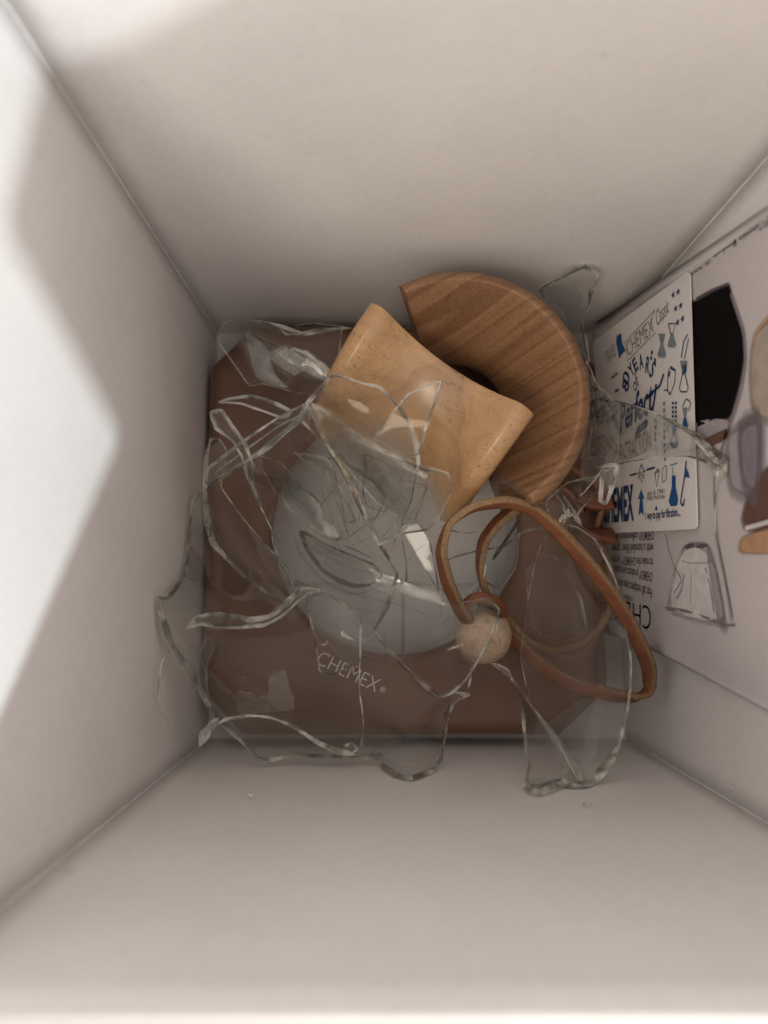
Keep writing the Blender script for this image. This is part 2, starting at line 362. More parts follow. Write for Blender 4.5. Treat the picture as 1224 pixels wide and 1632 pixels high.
for k in range(NR+1):
    s = k/NR
    for p in outer:
        an = math.atan2(p.y-hc.y, p.x-hc.x); q = V((hc.x+hr*math.cos(an), hc.y+hr*math.sin(an), ZI))
        r_ = p.lerp(q, s); r_.z = ZI + .0006*noise.noise(V((r_.x*35, r_.y*35, 1))); v.append(r_)
for k in range(NR):
    for i in range(n): f.append((k*n+i, k*n+(i+1) % n, (k+1)*n+(i+1) % n, (k+1)*n+i))
top = pydata('top_sheet', [p-ins.location for p in v], f, M['kraft'], ins, True)
md = top.modifiers.new('s', 'SOLIDIFY'); md.thickness = .0012; md.offset = -1
if top.data.polygons[0].normal.z < 0:
    top.data.flip_normals()
v = []; f = []
for i, (x, y) in enumerate(octo): v += [V((x, y, ZI-.0012)), V((x+(.0012 if x < 0 else -.0012), y+(.0012 if y < 0 else -.0012), ZB+.001))]
for i in (0, 2, 4, 6):
    i = (i+1) % 8; j = (i+1) % 8
    pts_ = [v[2*i], v[2*j], v[2*j+1], v[2*i+1]]
    o = pydata('side_skirt', [p-ins.location for p in pts_], [(0, 1, 2, 3)], M['kraft'], ins); md = o.modifiers.new('s', 'SOLIDIFY'); md.thickness = .001

# ------------------------------------------------------------------ wooden collar halves
RC, LC = .0400, .0615
def collar(name, mat_o, mat_i, a0, a1, label):
    e = empty(name, (0, 0, 0), label, 'wooden collar')
    prof = []; nh = 26; rr = .0075; ra = .0042
    ro = lambda h: RC - .0125*(1-min(1, abs(2.45*h/LC))**2.1)
    ri = lambda h: .0178 + (RC-.0046-.0178)*(abs(2*h/LC))**1.2
    hs = [(-1+2*i/nh)*(LC/2-rr) for i in range(nh+1)]
    outp = [(ro(h), h) for h in hs]
    outp += [(RC-ra+ra*math.cos(a)-.0001, LC/2-rr+rr*math.sin(a)) for a in (math.radians(d) for d in (20, 40, 60, 80))]
    inp = [(ri(h), h) for h in [LC/2*(1-2*i/nh) for i in range(nh+1)]]
    low = [(RC-ra+ra*math.cos(a)-.0001, -(LC/2-rr+rr*math.sin(a))) for a in (math.radians(d) for d in (80, 60, 40, 20))]
    no = len(outp); prof = outp+inp+low; npf = len(prof); na = 56
    v = []; f = []; mi = []
    for i in range(na+1):
        a = math.radians(a0+(a1-a0)*i/na)
        for r_, h in prof: v.append(V((r_*math.cos(a), r_*math.sin(a), h)))
    for i in range(na):
        for k in range(npf):
            k2 = (k+1) % npf; f.append((i*npf+k, (i+1)*npf+k, (i+1)*npf+k2, i*npf+k2)); mi.append(1 if no <= k < no+len(inp)-1 else 0)
    # cut faces as quads across the section
    for base, flip in ((0, False), (na*npf, True)):
        ic = [no+len(inp)-1-int(round(j*(len(inp)-1)/(no-1))) for j in range(no)]
        for j in range(no-1):
            q = (base+j, base+j+1, base+ic[j+1], base+ic[j]); q = tuple(dict.fromkeys(q))
            if len(q) >= 3: f.append(q if not flip else q[::-1]); mi.append(0)
        for jj in range(len(low)-1):
            q = (base+no+len(inp)+jj, base+no+len(inp)+jj+1, base+no+len(inp)-1); f.append(q if not flip else q[::-1]); mi.append(0)
        q = (base+npf-1, base+0, base+no+len(inp)-1); f.append(q if not flip else q[::-1]); mi.append(0)
    me = bpy.data.meshes.new('collar_body'); me.from_pydata([tuple(x) for x in v], [], f); me.update()
    bm = bmesh.new(); bm.from_mesh(me); bmesh.ops.recalc_face_normals(bm, faces=bm.faces); bm.to_mesh(me); bm.free()
    o = mobj('collar_body', me, [mat_o, mat_i], e)
    for p, q in zip(o.data.polygons, mi): p.material_index = q; p.use_smooth = True
    md = o.modifiers.new('b', 'BEVEL'); md.width = .0009; md.segments = 3; md.limit_method = 'ANGLE'; md.angle_limit = math.radians(40)
    return e
zt = ZI+LC+.0035
c0 = at(736, 626, zt+.002)
ring = collar('collar_half', M['wood_in'], M['wood_in'], -56, 117, 'half of a turned wooden collar standing on end, curved funnel side facing up')
ring.location = (c0.x, c0.y, zt-LC/2); ring.rotation_euler = (math.radians(1.5), math.radians(-1), 0); ring.scale = (1.05, 1.05, 1.05)
lying = collar('collar_half', M['wood_out'], M['wood_in'], -88, 88, 'half of a turned wooden collar lying on its side, rounded outer face in front')
A = at(591, 468, .083); B = at(862, 654, .083)
ax = (B-A).normalized(); nn = V((ax.y, -ax.x, 0)).normalized()
if nn.y > 0: nn = -nn
mid = (A+B)/2 - V((0, 0, RC)) 
up = V((0, 0, 1)); 
# local z -> axis, local x -> outward normal
zx = ax; xx = nn; yy = zx.cross(xx)
lying.matrix_world = Matrix.Translation(mid) @ Matrix((xx, yy, zx)).transposed().to_4x4()
print('lying len', (B-A).length, 'mid', mid)

# ------------------------------------------------------------------ leaflet and card against the right wall
def uv_fill(poly, fn, off, step=.008):
    vs, fs = fill(poly, step)
    return [V((fn(a.x)-off, a.y, a.x)) for a in vs], fs
def decal(name, poly, fn, off, mat, parent, step=.006):
    vv, ff = uv_fill(poly, fn, off, step)
    o = pydata(name, vv, ff, mat, parent)
    return o
def pxuv(pts, fn):
    o_ = []
    for p in pts: q = at_x(p[0], p[1], fn); o_.append((q.z, q.y))
    return o_
def stroke(name, pts, wd, fn, off, mat, parent, smooth=True, closed=False):
    uv = pxuv(pts, fn)
    if smooth and len(uv) > 2: uv = catmull([list(p) for p in uv], 5, closed)
    if closed: uv = uv+[uv[0]]
    v = []; f = []
    for i, p in enumerate(uv):
        a = uv[max(0, i-1)]; b_ = uv[min(len(uv)-1, i+1)]; d = V((b_[0]-a[0], b_[1]-a[1])); d = d.normalized() if d.length > 0 else V((1, 0))
        for s in (-1, 1):
            z, y = p[0]-d.y*wd/2*s, p[1]+d.x*wd/2*s; v.append(V((fn(z)-off, y, z)))
    for i in range(len(uv)-1): f.append((2*i, 2*i+1, 2*i+3, 2*i+2))
    return pydata(name, v, f, mat, parent)
def text_mesh(s, shear=0, offset=0):
    cu = bpy.data.curves.new('t', 'FONT'); cu.body = s; cu.resolution_u = 3; cu.shear = shear; cu.offset = offset
    o = bpy.data.objects.new('t', cu); scene.collection.objects.link(o); bpy.context.view_layer.update()
    me = bpy.data.meshes.new_from_object(o); bpy.data.objects.remove(o); return me
def text_on(name, s, p0, p1, height, fn, off, mat, parent, shear=0, offset=0, arc=0):
    me = text_mesh(s, shear, offset)
    (u0, v0), (u1, v1) = pxuv([p0, p1], fn)
    xs_ = [a.co.x for a in me.vertices]; ys_ = [a.co.y for a in me.vertices]; xa, xb = min(xs_), max(xs_); hb = max(ys_)
    e1 = V((u1-u0, v1-v0)); L = e1.length; e1n = e1/L; e2 = V((-e1n.y, e1n.x))
    for a in me.vertices:
        sx = (a.co.x-xa)/(xb-xa); yv = a.co.y/hb*height
        q = V((u0, v0))+e1n*(L*sx)+e2*(yv+arc*(1-(2*sx-1)**2)); a.co = V((fn(q.x)-off, q.y, q.x))
    me.name = name; return mobj(name, me, mat, parent)

leaf = empty('printed_leaflet', (0, 0, 0), 'large printed leaflet with a photograph of a glass coffee maker, standing against the right wall', 'leaflet')
bl = pxuv([(969, 1002), (1041, 1036), (1132, 1080), (1224, 1129)], xleaf)
tp = pxuv([(1100, 418), (1224, 332)], xleaf)
k = (tp[1][1]-tp[0][1])/(tp[1][0]-tp[0][0]); kb = (bl[3][1]-bl[1][1])/(bl[3][0]-bl[1][0])
zt_ = .185
poly = [(.003, bl[1][1]+kb*(.003-bl[1][0])), (bl[1][0], bl[1][1]), (zt_, bl[3][1]+kb*(zt_-bl[3][0])), (zt_, tp[0][1]+k*(zt_-tp[0][0])), (.003, tp[0][1]+k*(.003-tp[0][0]))]
poly = [(a, min(b_, YB-.002)) for a, b_ in poly]
sheet = decal('paper_sheet', poly, xleaf, 0, M['paper'], leaf, .007)
for p in sheet.data.polygons: p.use_smooth = True
md = sheet.modifiers.new('s', 'SOLIDIFY'); md.thickness = .0003; md.offset = 0
LO = .0004
def ld(name, pts, mat, off=LO, sm=True, soft=.7):
    p = catmull([list(a) for a in pts], 3, True, 0, .8) if sm else pts
    cx_ = sum(a[0] for a in p)/len(p); cy_ = sum(a[1] for a in p)/len(p); dm = max(abs(a[0]-cx_) for a in p)
    key = mat.name+'_soft'; ms = bpy.data.materials.get(key)
    if ms is None: ms = mat.copy(); ms.name = key; ms.node_tree.nodes['Principled BSDF'].inputs['Alpha'].default_value = .20
    o_ = decal(name, pxuv(p, xleaf), xleaf, off, mat, leaf)
    for j in range(1, 7):
        g_ = 1+soft*j/dm; decal('print_edge', pxuv([(cx_+(a[0]-cx_)*g_, cy_+(a[1]-cy_)*g_) for a in p], xleaf), xleaf, off-.00003*j, ms, leaf)
    return o_
ld('coffee_print', [(1095, 500), (1112, 482), (1140, 466), (1162, 457), (1167, 470), (1170, 486), (1180, 512), (1186, 545), (1186, 575), (1180, 610), (1172, 640), (1163, 664), (1140, 668), (1100, 672)], M['blackprint'])
stroke('glass_outline', [(1112, 476), (1138, 462), (1164, 452)], .0007, xleaf, LO+.0002, M['greyink'], leaf)
stroke('glass_outline', [(1168, 468), (1176, 492), (1188, 530), (1191, 575), (1184, 620), (1172, 662), (1160, 690), (1152, 720)], .0010, xleaf, LO+.0002, M['mauve'], leaf)
ld('glass_neck_print', [(1108, 676), (1135, 668), (1162, 670), (1160, 684), (1142, 694), (1110, 705)], M['wash'])
ld('coffee_crescent', [(1098, 708), (1120, 702), (1150, 688), (1162, 684), (1158, 700), (1130, 712), (1100, 718)], M['brownprint'], LO+.0002)
ld('blurred_carafe_print', [(1168, 694), (1208, 674), (1214, 700), (1210, 780), (1172, 776), (1165, 730)], M['wash'], soft=1.6)
ld('blurred_carafe_shade', [(1186, 692), (1208, 678), (1211, 720), (1206, 776), (1190, 760)], M['mauve'], LO+.0002, soft=1.6)
stroke('cup_rim_print', [(1202, 545), (1210, 525), (1224, 508), (1240, 498)], .0012, xleaf, LO, M['tanprint'], leaf)
ld('beige_print', [(1206, 540), (1240, 505), (1290, 480), (1290, 640), (1240, 670), (1206, 650), (1200, 600)], M['beigeprint'], LO, soft=1.6)
ld('collar_print', [(1196, 792), (1215, 760), (1260, 730), (1260, 850), (1192, 835)], M['brownprint'], soft=1.6)
ld('collar_band_print', [(1186, 862), (1200, 852), (1260, 840), (1260, 876), (1190, 880)], M['tanprint'], LO+.0002, soft=1.6)
stroke('collar_line_print', [(1192, 842), (1215, 836), (1250, 826)], .0012, xleaf, LO+.0003, M['lightprint'], leaf)
# lower glass drawing
for pts, wd, mt in (([(1062, 850), (1068, 880), (1076, 902), (1078, 920), (1070, 950), (1062, 970)], .0005, 'wash'),
    ([(1062, 968), (1090, 972), (1130, 985), (1158, 996), (1174, 996)], .0007, 'mauve'), ([(1064, 972), (1100, 976), (1150, 994)], .0005, 'mauve'),
    ([(1072, 978), (1095, 984), (1130, 993), (1160, 1000)], .0009, 'wash'), ([(1142, 850), (1150, 890), (1160, 940), (1168, 990)], .0014, 'wash'), ([(1140, 760), (1140, 800), (1146, 860), (1156, 910), (1170, 985)], .0006, 'mauve'),
    ([(1136, 905), (1146, 940), (1156, 985)], .0014, 'mauve'), ([(1088, 885), (1092, 872), (1108, 866), (1128, 868), (1134, 880), (1130, 895)], .0008, 'mauve'), ([(1088, 893), (1100, 897), (1132, 897)], .0004, 'wash'), ([(1126, 905), (1134, 935), (1140, 975)], .0009, 'mauve'), ([(1096, 925), (1094, 945), (1090, 965)], .0006, 'lightprint'),
    ([(1094, 902), (1102, 905), (1118, 904)], .0009, 'lightprint'), ([(1104, 915), (1103, 940), (1102, 962)], .0007, 'wash'), ([(1118, 915), (1122, 940), (1126, 968)], .0009, 'lightprint'), ([(1092, 916), (1088, 940), (1080, 955)], .0012, 'wash'),
     ([(1078, 905), (1088, 925), (1076, 945)], .0006, 'mauve')):
    stroke('flask_line', pts, wd, xleaf, LO, M[mt], leaf)
for pts in ([(1096, 871), (1102, 868), (1108, 869), (1106, 872), (1099, 874)], [(1115, 869), (1124, 868), (1128, 870), (1121, 873), (1114, 872)]):
    ld('flask_dark_spot', pts, M['greyink'], LO+.0003, soft=.5)
ld('flask_shade', [(1090, 880), (1130, 884), (1150, 985), (1072, 968)], M['lightprint'], LO-.00002, soft=1.2)
ld('flask_shade', [(1134, 900), (1142, 905), (1156, 980), (1146, 975)], M['wash'], LO+.00025, soft=1.2)
# upside-down paragraph, word mark and the line along the top edge
lines = ['CHEMEX* coffeemakers brew', 'with a bonded filter paper', 'to make the CHEMEX* perfect', 'CHEMEX* products are made by', 'For all recipes see our site']
for i, s in enumerate(lines):
    y_r = (846, 866, 890, 913, 938)[i]; y_l = (850, 868, 886, 900, 920)[i]
    text_on('printed_lettering', s, (1044-.8*i, y_r), (976, y_l), .0034, xleaf, LO, M['greyink'], leaf, offset=.008)
text_on('printed_lettering', 'CHEMEX', (1039, 966), (955, 950), .0085, xleaf, LO, M['blackprint'], leaf, offset=-.012)
text_on('printed_lettering', 'coffee', (1010, 952), (996, 947), .0022, xleaf, LO, M['greyink'], leaf)
text_on('printed_lettering', 'CHEMEX* Corporation, Massachusetts, USA. CHEMEX', (1258, 318), (1100, 425), .0034, xleaf, LO, M['greyink'], leaf, offset=.01)

card = empty('postcard', (0, 0, 0), 'small white card with navy doodles and rounded corners, leaning over the leaflet', 'card')
cu = pxuv([(945, 545), (1100, 430), (1112, 843), (972, 850)], xcard)
def rounded(poly, r):
    out = []; n = len(poly)
    for i in range(n):
        p, a, b_ = V(poly[i]), V(poly[i-1]), V(poly[(i+1) % n]); d1 = (a-p).normalized()*r; d2 = (b_-p).normalized()*r
        for k in range(5):
            t_ = k/4; out.append(tuple((p+d1)*(1-t_)**2 + p*2*t_*(1-t_) + (p+d2)*t_*t_))
    return out
cs = decal('card_sheet', rounded(cu, .0024), xcard, 0, M['card'], card, .008)
md = cs.modifiers.new('s', 'SOLIDIFY'); md.thickness = .0004; md.offset = 0
CO = .0005
def cd(name, pts, mat, off=CO, sm=False):
    p = catmull([list(a) for a in pts], 3, True) if sm else pts
    return decal(name, pxuv(p, xcard), xcard, off, M[mat], card, 0)
def ct(s, p0, p1, h, mat='navy', **kw): return text_on('printed_lettering', s, p0, p1, h, xcard, CO, M[mat], card, **kw)
def cst(pts, wd, mat='navy', **kw): return stroke('printed_line', pts, wd, xcard, CO, M[mat], card, **kw)
cd('printed_block', [(985, 535), (992, 531), (993, 545), (999, 559), (993, 564), (989, 572), (986, 556), (984, 545)], 'blue')
ct('TRAVEL', (969, 582), (984, 566), .0055, 'slate')
ct('CHEMEX', (1003, 569), (1044, 529), .0056, 'greyink', offset=-.015)
cst([(998, 546), (1046, 494), (1040, 514), (1047, 530), (1002, 575), (1001, 560), (998, 546)], .0003, 'greyink', smooth=False)
ct('Classic', (1050, 520), (1070, 496), .0055, 'slate', shear=.4)
for (x, y) in ((1075, 470), (1083, 465), (1079, 492), (1087, 487), (1082, 514), (1090, 508)):
    q = at_x(x, y, xcard); pts = []
    for k in range(10):
        r_ = .0013 if k % 2 == 0 else .0005; a = math.pi/2+k*math.pi/5; pts.append((q.z+r_*math.cos(a), q.y+r_*math.sin(a)))
    decal('star', pts, xcard, CO, M['navy'], card, 0)
def maker(x, y, s, mats, name='coffee_maker_drawing', w=1.0):
    # little hourglass coffee maker outline: top funnel, neck, body
    f1 = [(-5*w, -14), (5*w, -14), (1.6*w, 0), (-1.6*w, 0)]; f2 = [(-1.6*w, 0), (1.6*w, 0), (6*w, 15), (4*w, 19), (-4*w, 19), (-6*w, 15)]
    for fm, pts in zip(mats, (f1, f2)):
        pp = [(x+a*s, y+b_*s) for a, b_ in pts]
        if fm: cd(name, pp, fm)
        else: stroke(name, pp, .0004, xcard, CO, M['navy'], card, smooth=False, closed=True)
maker(1057, 548, 1.15, ('slate', 'slate')); maker(1073, 532, 1.15, (None, 'slate'))
for p in ((1041, 562), (1040, 571), (1046, 574)): cd('bean_mark', [(p[0]-1.5, p[1]-2), (p[0]+1.2, p[1]-4), (p[0]+1.5, p[1]+2), (p[0]-1, p[1]+4)], 'navy')
# 80 YEARS on an arc
arcp = [('8', 1001, 627, 1006, 612), ('0', 1001, 616, 1007, 600), ('Y', 1009, 602, 1014, 592), ('E', 1015, 594, 1020, 586), ('A', 1022, 590, 1028, 585), ('R', 1030, 594, 1036, 594), ('S', 1036, 598, 1041, 603)]
for c_, a, b_, c2, d in arcp: ct(c_, (a, b_), (c2, d), .0055, 'navy', offset=.02)
ct('of', (1015, 625), (1023, 608), .0055, 'navy', shear=.3)
ct('Perfect', (990, 690), (1046, 652), .0105, 'navy', shear=.45, offset=.022)
cst([(1042, 655), (1046, 630), (1048, 612)], .0011, 'navy'); cst([(1034, 634), (1046, 622), (1054, 614), (1060, 596)], .0010, 'navy')
cd('printed_block', [(1018, 680), (1032, 668), (1036, 672), (1033, 682), (1014, 696)], 'navy')
ct('EXTRACTION', (992, 741), (1041, 716), .0075, 'greyink', offset=.0)
for a, b_ in (((1006, 758), (1016, 755)), ((1033, 749), (1046, 745))): cst([a, b_], .0007, smooth=False)
cst([(1024, 740), (1029, 752), (1025, 768), (1020, 756)], .0004, smooth=False, closed=True); cst([(1016, 756), (1032, 750)], .0004, 'slate', smooth=False); cst([(1019, 764), (1024, 756), (1030, 762)], .0004, 'slate')
cd('coffee_drop', [(1008, 770), (1010, 775), (1009, 780), (1006, 778)], 'navy')
ct('CHEMEX', (963, 832), (1012, 827), .0125, 'navy', offset=.035)
cd('arrow', [(1024, 780), (1029, 795), (1026, 795), (1028, 822), (1024, 816), (1020, 822), (1022, 795), (1019, 795)], 'blue')
ct('est in 1941', (1034, 790), (1061, 787), .0018, 'greyink'); ct('always fresh brew', (1033, 797), (1062, 795), .0018, 'greyink')
ct('1 way to pay for filtration....', (1031, 828), (1087, 822), .0028, 'navy', offset=.02)
cd('coffee_drop', [(1048, 806), (1050, 810), (1049, 814), (1046, 812)], 'navy')
cst([(1046, 754), (1053, 751), (1049, 776)], .0004, smooth=False, closed=True); cst([(1046, 756), (1050, 748), (1053, 751)], .0004)
cst([(1058, 748), (1064, 742), (1064, 764), (1058, 768)], .0004, 'slate', closed=True)
cd('flask_print', [(1073, 758), (1079, 758), (1079, 776), (1083, 796), (1081, 806), (1071, 807), (1068, 799), (1073, 776)], 'blue'); cst([(1070, 742), (1082, 738)], .0004, 'slate'); cst([(1074, 745), (1075, 757)], .0004, 'slate')
maker(1077, 692, 1.0, ('blue', None)); cd('flask_print', [(1071, 706), (1083, 704), (1081, 714), (1073, 715)], 'blue')
for j in range(5):
    for i in range(2): cd('bean_mark', [(1073+i*5, 641+j*7), (1076+i*5, 640+j*7), (1076+i*5, 644+j*7), (1073+i*5, 645+j*7)], 'navy')
maker(1092, 596, 1.5, ('slate', None), w=.8); cd('neck_band', [(1090, 582), (1097, 580), (1096, 594), (1089, 596)], 'blue'); cst([(1088, 570), (1092, 545), (1098, 533)], .0005); cst([(1093, 572), (1097, 552), (1100, 540)], .0004)
maker(1094, 665, 1.1, ('slate', 'blue'), w=.8); cst([(1090, 648), (1096, 636), (1103, 642), (1100, 655)], .0004)
cst([(1096, 735), (1094, 755), (1090, 780), (1087, 800), (1091, 806), (1093, 795)], .0006, 'navy'); cd('printed_block', [(1094, 742), (1099, 752), (1102, 762), (1096, 760), (1093, 764)], 'blue')
cst([(1067, 592), (1071, 584), (1079, 590), (1077, 612), (1071, 628), (1066, 622)], .0004, closed=True, smooth=False); cd('printed_block', [(1072, 584), (1078, 589), (1077, 592), (1071, 588)], 'navy'); cst([(1068, 600), (1070, 592)], .0009, 'navy')
cst([(1060, 622), (1066, 622), (1070, 630)], .0004)
for j in range(9): cst([(1060+j*.2, 640+j*11), (1061+j*.2, 646+j*11)], .0011, 'slate', smooth=False)
for j in range(4): cst([(1046, 668+j*10), (1048, 674+j*10)], .0008, 'slate', smooth=False)
for j, (x, y) in enumerate(((985, 622), (968, 640), (979, 600), (984, 596), (972, 700))): cd('printed_block', [(x-3, y), (x+3, y-3), (x+3, y+1), (x-3, y+4)], 'navy' if j < 2 else 'slate')

# ------------------------------------------------------------------ leather tie with its bead
def strap(name, pts, parent, wd=.0047, th=.0022, raw=True):
    c = catmull([list(p) for p in pts], 7)
    P = [at_in(p[0], p[1], p[2]) for p in c]; R_ = [math.radians(p[3]) for p in c]
    for _ in range(2): P = [P[0]]+[(P[i-1]+P[i]*2+P[i+1])/4 for i in range(1, len(P)-1)]+[P[-1]]
    v = []; f = []; mi = []
    for i, p in enumerate(P):
        t_ = (P[min(len(P)-1, i+1)]-P[max(0, i-1)]).normalized(); s = t_.cross(V((0, 0, 1))).normalized(); u = s.cross(t_)
        a = R_[i]; wv = s*math.cos(a)+u*math.sin(a); nv = -s*math.sin(a)+u*math.cos(a)
        jw = 1+.06*noise.noise(p*160); q = [(-1, -1), (-.6, -1.12), (.6, -1.12), (1, -1), (1.04, -.4), (1.04, .4), (1, 1), (.6, 1.12), (-.6, 1.12), (-1, 1), (-1.04, .4), (-1.04, -.4)]
        for a_, b_ in q: v.append(p+wv*a_*wd/2*jw+nv*b_*th/2)
    m_ = 12
    for i in range(len(P)-1):
        for k in range(m_): f.append((i*m_+k, i*m_+(k+1) % m_, (i+1)*m_+(k+1) % m_, (i+1)*m_+k)); mi.append(1 if raw and k in (3, 4, 5, 9, 10, 11) else 0)
    f.append(tuple(range(m_))[::-1]); f.append(tuple((len(P)-1)*m_+k for k in range(m_))); mi += [1, 1]
    o = pydata(name, v, f, [M['leather'], M['leather_edge']], parent, True)
    for p, q in zip(o.data.polygons, mi): p.material_index = q
    return o
tie = empty('leather_tie', (0, 0, 0), 'looped brown leather tie threaded through a pale wooden bead', 'leather tie')
strap('leather_strap', [(757, 1003, .036, 60), (735, 975, .043, 55), (714, 930, .052, 60), (703, 880, .060, 70), (716, 835, .065, 85), (755, 808, .067, 100), (805, 800, .067, 110), (850, 812, .066, 115), (895, 852, .063, 122), (942, 905, .058, 125), (985, 962, .053, 128), (1015, 1015, .049, 128),
      (1034, 1062, .045, 120), (1034, 1098, .040, 100), (1012, 1112, .036, 60), (960, 1104, .033, 35), (900, 1085, .030, 25), (850, 1050, .028, 30), (812, 1010, .028, 45), (780, 978, .030, 60), (766, 958, .033, 80)], tie)
strap('leather_strap', [(862, 797, .040, 95), (830, 805, .042, 110), (795, 830, .043, 120), (771, 862, .042, 115), (765, 900, .040, 100), (770, 932, .038, 90), (782, 960, .034, 70)], tie)
strap('leather_strap', [(782, 955, .034, 70), (810, 985, .030, 80), (840, 1020, .026, 85), (880, 1038, .022, 95), (925, 1028, .021, 100), (957, 1000, .021, 100), (972, 965, .021, 95), (968, 900, .021, 80), (950, 860, .022, 60)], tie, .0044)
strap('knot', [(742, 990, .039, 40), (742, 965, .044, 30), (760, 952, .046, 20), (785, 955, .045, 10), (800, 968, .040, 0), (798, 985, .034, 0)], tie, .0034, .0022)
bc = at(771, 1013, .034)
bm = bmesh.new(); bmesh.ops.create_uvsphere(bm, u_segments=40, v_segments=24, radius=.0098)
for vtx in bm.verts:
    r_ = math.hypot(vtx.co.x, vtx.co.y)
    if r_ < .0032: vtx.co.z *= .80 + .1*(r_/.0032)
    vtx.co.z *= 1.02
    vtx.co *= 1+.012*noise.noise(vtx.co*200)
me = bpy.data.meshes.new('bead'); bm.to_mesh(me); bm.free()
bead = mobj('bead', me, M['bead'], tie); bead.location = bc; bead.rotation_euler = (math.radians(-72), math.radians(12), math.radians(-20))
for p in me.polygons: p.use_smooth = True
tie2 = empty('leather_knot', (0, 0, 0), 'brown leather knot tucked under the right side of the standing collar half', 'leather knot')
strap('leather_strap', [(905, 740, .02, 70), (930, 755, .022, 60), (955, 770, .024, 50), (965, 800, .024, 60), (955, 830, .022, 70), (948, 850, .02, 70)], tie2, .006, .002, False)
strap('leather_strap', [(925, 790, .026, 20), (945, 800, .028, 20), (975, 800, .026, 20)], tie2, .006, .002, False)
strap('leather_strap', [(930, 843, .024, 80), (950, 852, .027, 60), (978, 856, .024, 40)], tie2, .007, .0024, False)
strap('leather_strap', [(890, 770, .022, 60), (915, 790, .022, 60), (930, 815, .02, 60)], tie2, .005, .002, False)

# ------------------------------------------------------------------ broken glass
def shard(label, outline, bulge=0.0, mat='glass', edge='edge', name='glass_shard', step=14, jit=.2, rad=.00047, sub=4, group=None):
    """outline: (px, py, z, w): w = rim weight of the run that starts there"""
    ol = catmull([list(p) if len(p) == 4 else list(p)+[1.0] for p in outline], sub, True, jit, .35)
    n = len(ol); vs, fs = fill(ol, step)
    P = []
    for i, a in enumerate(vs):
        if i < n: z = ol[i][2]
        else:
            ws = zs = 0; dm = 1e9
            for q in ol:
                d2 = (q[0]-a.x)**2+(q[1]-a.y)**2; w_ = 1/(d2*d2**.25+1e-3); ws += w_; zs += w_*q[2]; dm = min(dm, d2)
            z = zs/ws + bulge*.6*(1-math.exp(-math.sqrt(dm)/45))
        P.append(at_in(a.x, a.y, z))
    cen = sum((p for p in P[:n]), V((0, 0, 0)))/n
    me = bpy.data.meshes.new(name); me.from_pydata([tuple(p-cen) for p in P], [], [tuple(q) for q in fs]); me.update()
    for p in me.polygons: p.use_smooth = True
    o = mobj(name, me, M[mat]); o.location = cen; tag(o, label, 'glass shard', group)
    md = o.modifiers.new('s', 'SOLIDIFY'); md.thickness = .0014; md.offset = 0; md.use_rim = False
    pts = [p-cen for p in P[:n]]
    wts = [max(.12, q[3]) for q in ol]
    tube(pts, lambda i: rad*wts[i]*(1+.35*noise.noise(V((i*.37, cen.x*99, 5)))), 'broken_edge', M[edge], o, 4, .28, True, 1.7)
    o['_z'] = 0; del o['_z']
    return o, (ol, P, vs, n)
def sliver(label, pts, rad=.0009, edge='edge', flat=1.0, name='glass_sliver', sub=5, taper=True, group=None):
    c = catmull([list(p) if len(p) == 4 else list(p)+[1.0] for p in pts], sub, False, .2, .6)
    P = [at_in(p[0], p[1], p[2]) for p in c]; cen = sum(P, V((0, 0, 0)))/len(P); n = len(c)
    def r_(i):
        e = min(1, (min(i, n-1-i)+.6)/3) if taper else 1
        return rad*.62*c[i][3]*e*(1+.3*noise.noise(V((i*.5, cen.x*77, cen.y*91))))
    o = tube([p-cen for p in P], r_, name, M[edge], None, 4, .22, False, flat*1.5); o.location = cen
    return tag(o, label, 'glass shard', group)

# large curved piece with two heavy crossed edges
shard('large curved shard whose long straight edge ends across the lying collar half', [(492, 641, .080, 1.3), (541, 671, .078, 1.3), (601, 712, .077, 1.4), (676, 746, .077, 1.8), (714, 755, .077, .7), (717, 791, .074, .5), (699, 825, .070, .4), (680, 844, .066, .9),
      (640, 850, .060, .6), (604, 866, .056, 1.8), (583, 819, .060, 1.7), (563, 772, .065, 1.5), (541, 738, .070, 1.6), (522, 712, .074, 1.4)], .004, edge='edge')
shard('long shard edge running from the crossing point down over the white round opening', [(497, 650, .078, 1.9), (522, 712, .073, 1.8), (544, 745, .069, 1.9), (567, 790, .064, 1.9), (585, 825, .058, 2.0), (604, 866, .052, 1.9), (633, 913, .046, 1.0), (627, 936, .044, 1.3), (618, 968, .040, 1.3), (596, 1006, .034, .7), (581, 1017, .030, .6),
      (551, 967, .034, .9), (517, 942, .036, .9), (472, 925, .040, .9), (455, 900, .042, 1.0), (437, 873, .045, .5), (434, 845, .048, .5), (417, 810, .052, .8), (400, 760, .060, .9), (413, 727, .066, .5), (450, 690, .073, .5)], .005, edge='edge')
shard('shard with a bright arched edge crossing the middle of the lying collar half', [(480, 668, .076, 1.4), (492, 641, .080, 1.6), (510, 620, .083, 1.8), (529, 598, .085, 1.3), (552, 602, .086, .9), (578, 611, .086, 1.0), (605, 617, .086, 1.1), (631, 641, .085, 1.3), (653, 678, .083, 1.4), (664, 712, .080, 1.4), (667, 740, .078, 1.1), (661, 768, .074, .7), (655, 800, .070, .6), (640, 825, .062, .4), (600, 800, .066, .2), (550, 740, .070, .2), (510, 700, .073, .2)], .006, edge='edge_lit')
shard('flat bar of glass made of parallel edges left of the crossing point', [(492, 641, .079, 1.0), (440, 668, .076, 1.0), (385, 705, .070, 1.0), (332, 746, .064, .9), (330, 772, .062, 1.9), (372, 748, .066, 1.9), (417, 720, .070, 1.9), (455, 688, .074, 1.8), (482, 667, .077, 1.5)], 0, edge='edge')
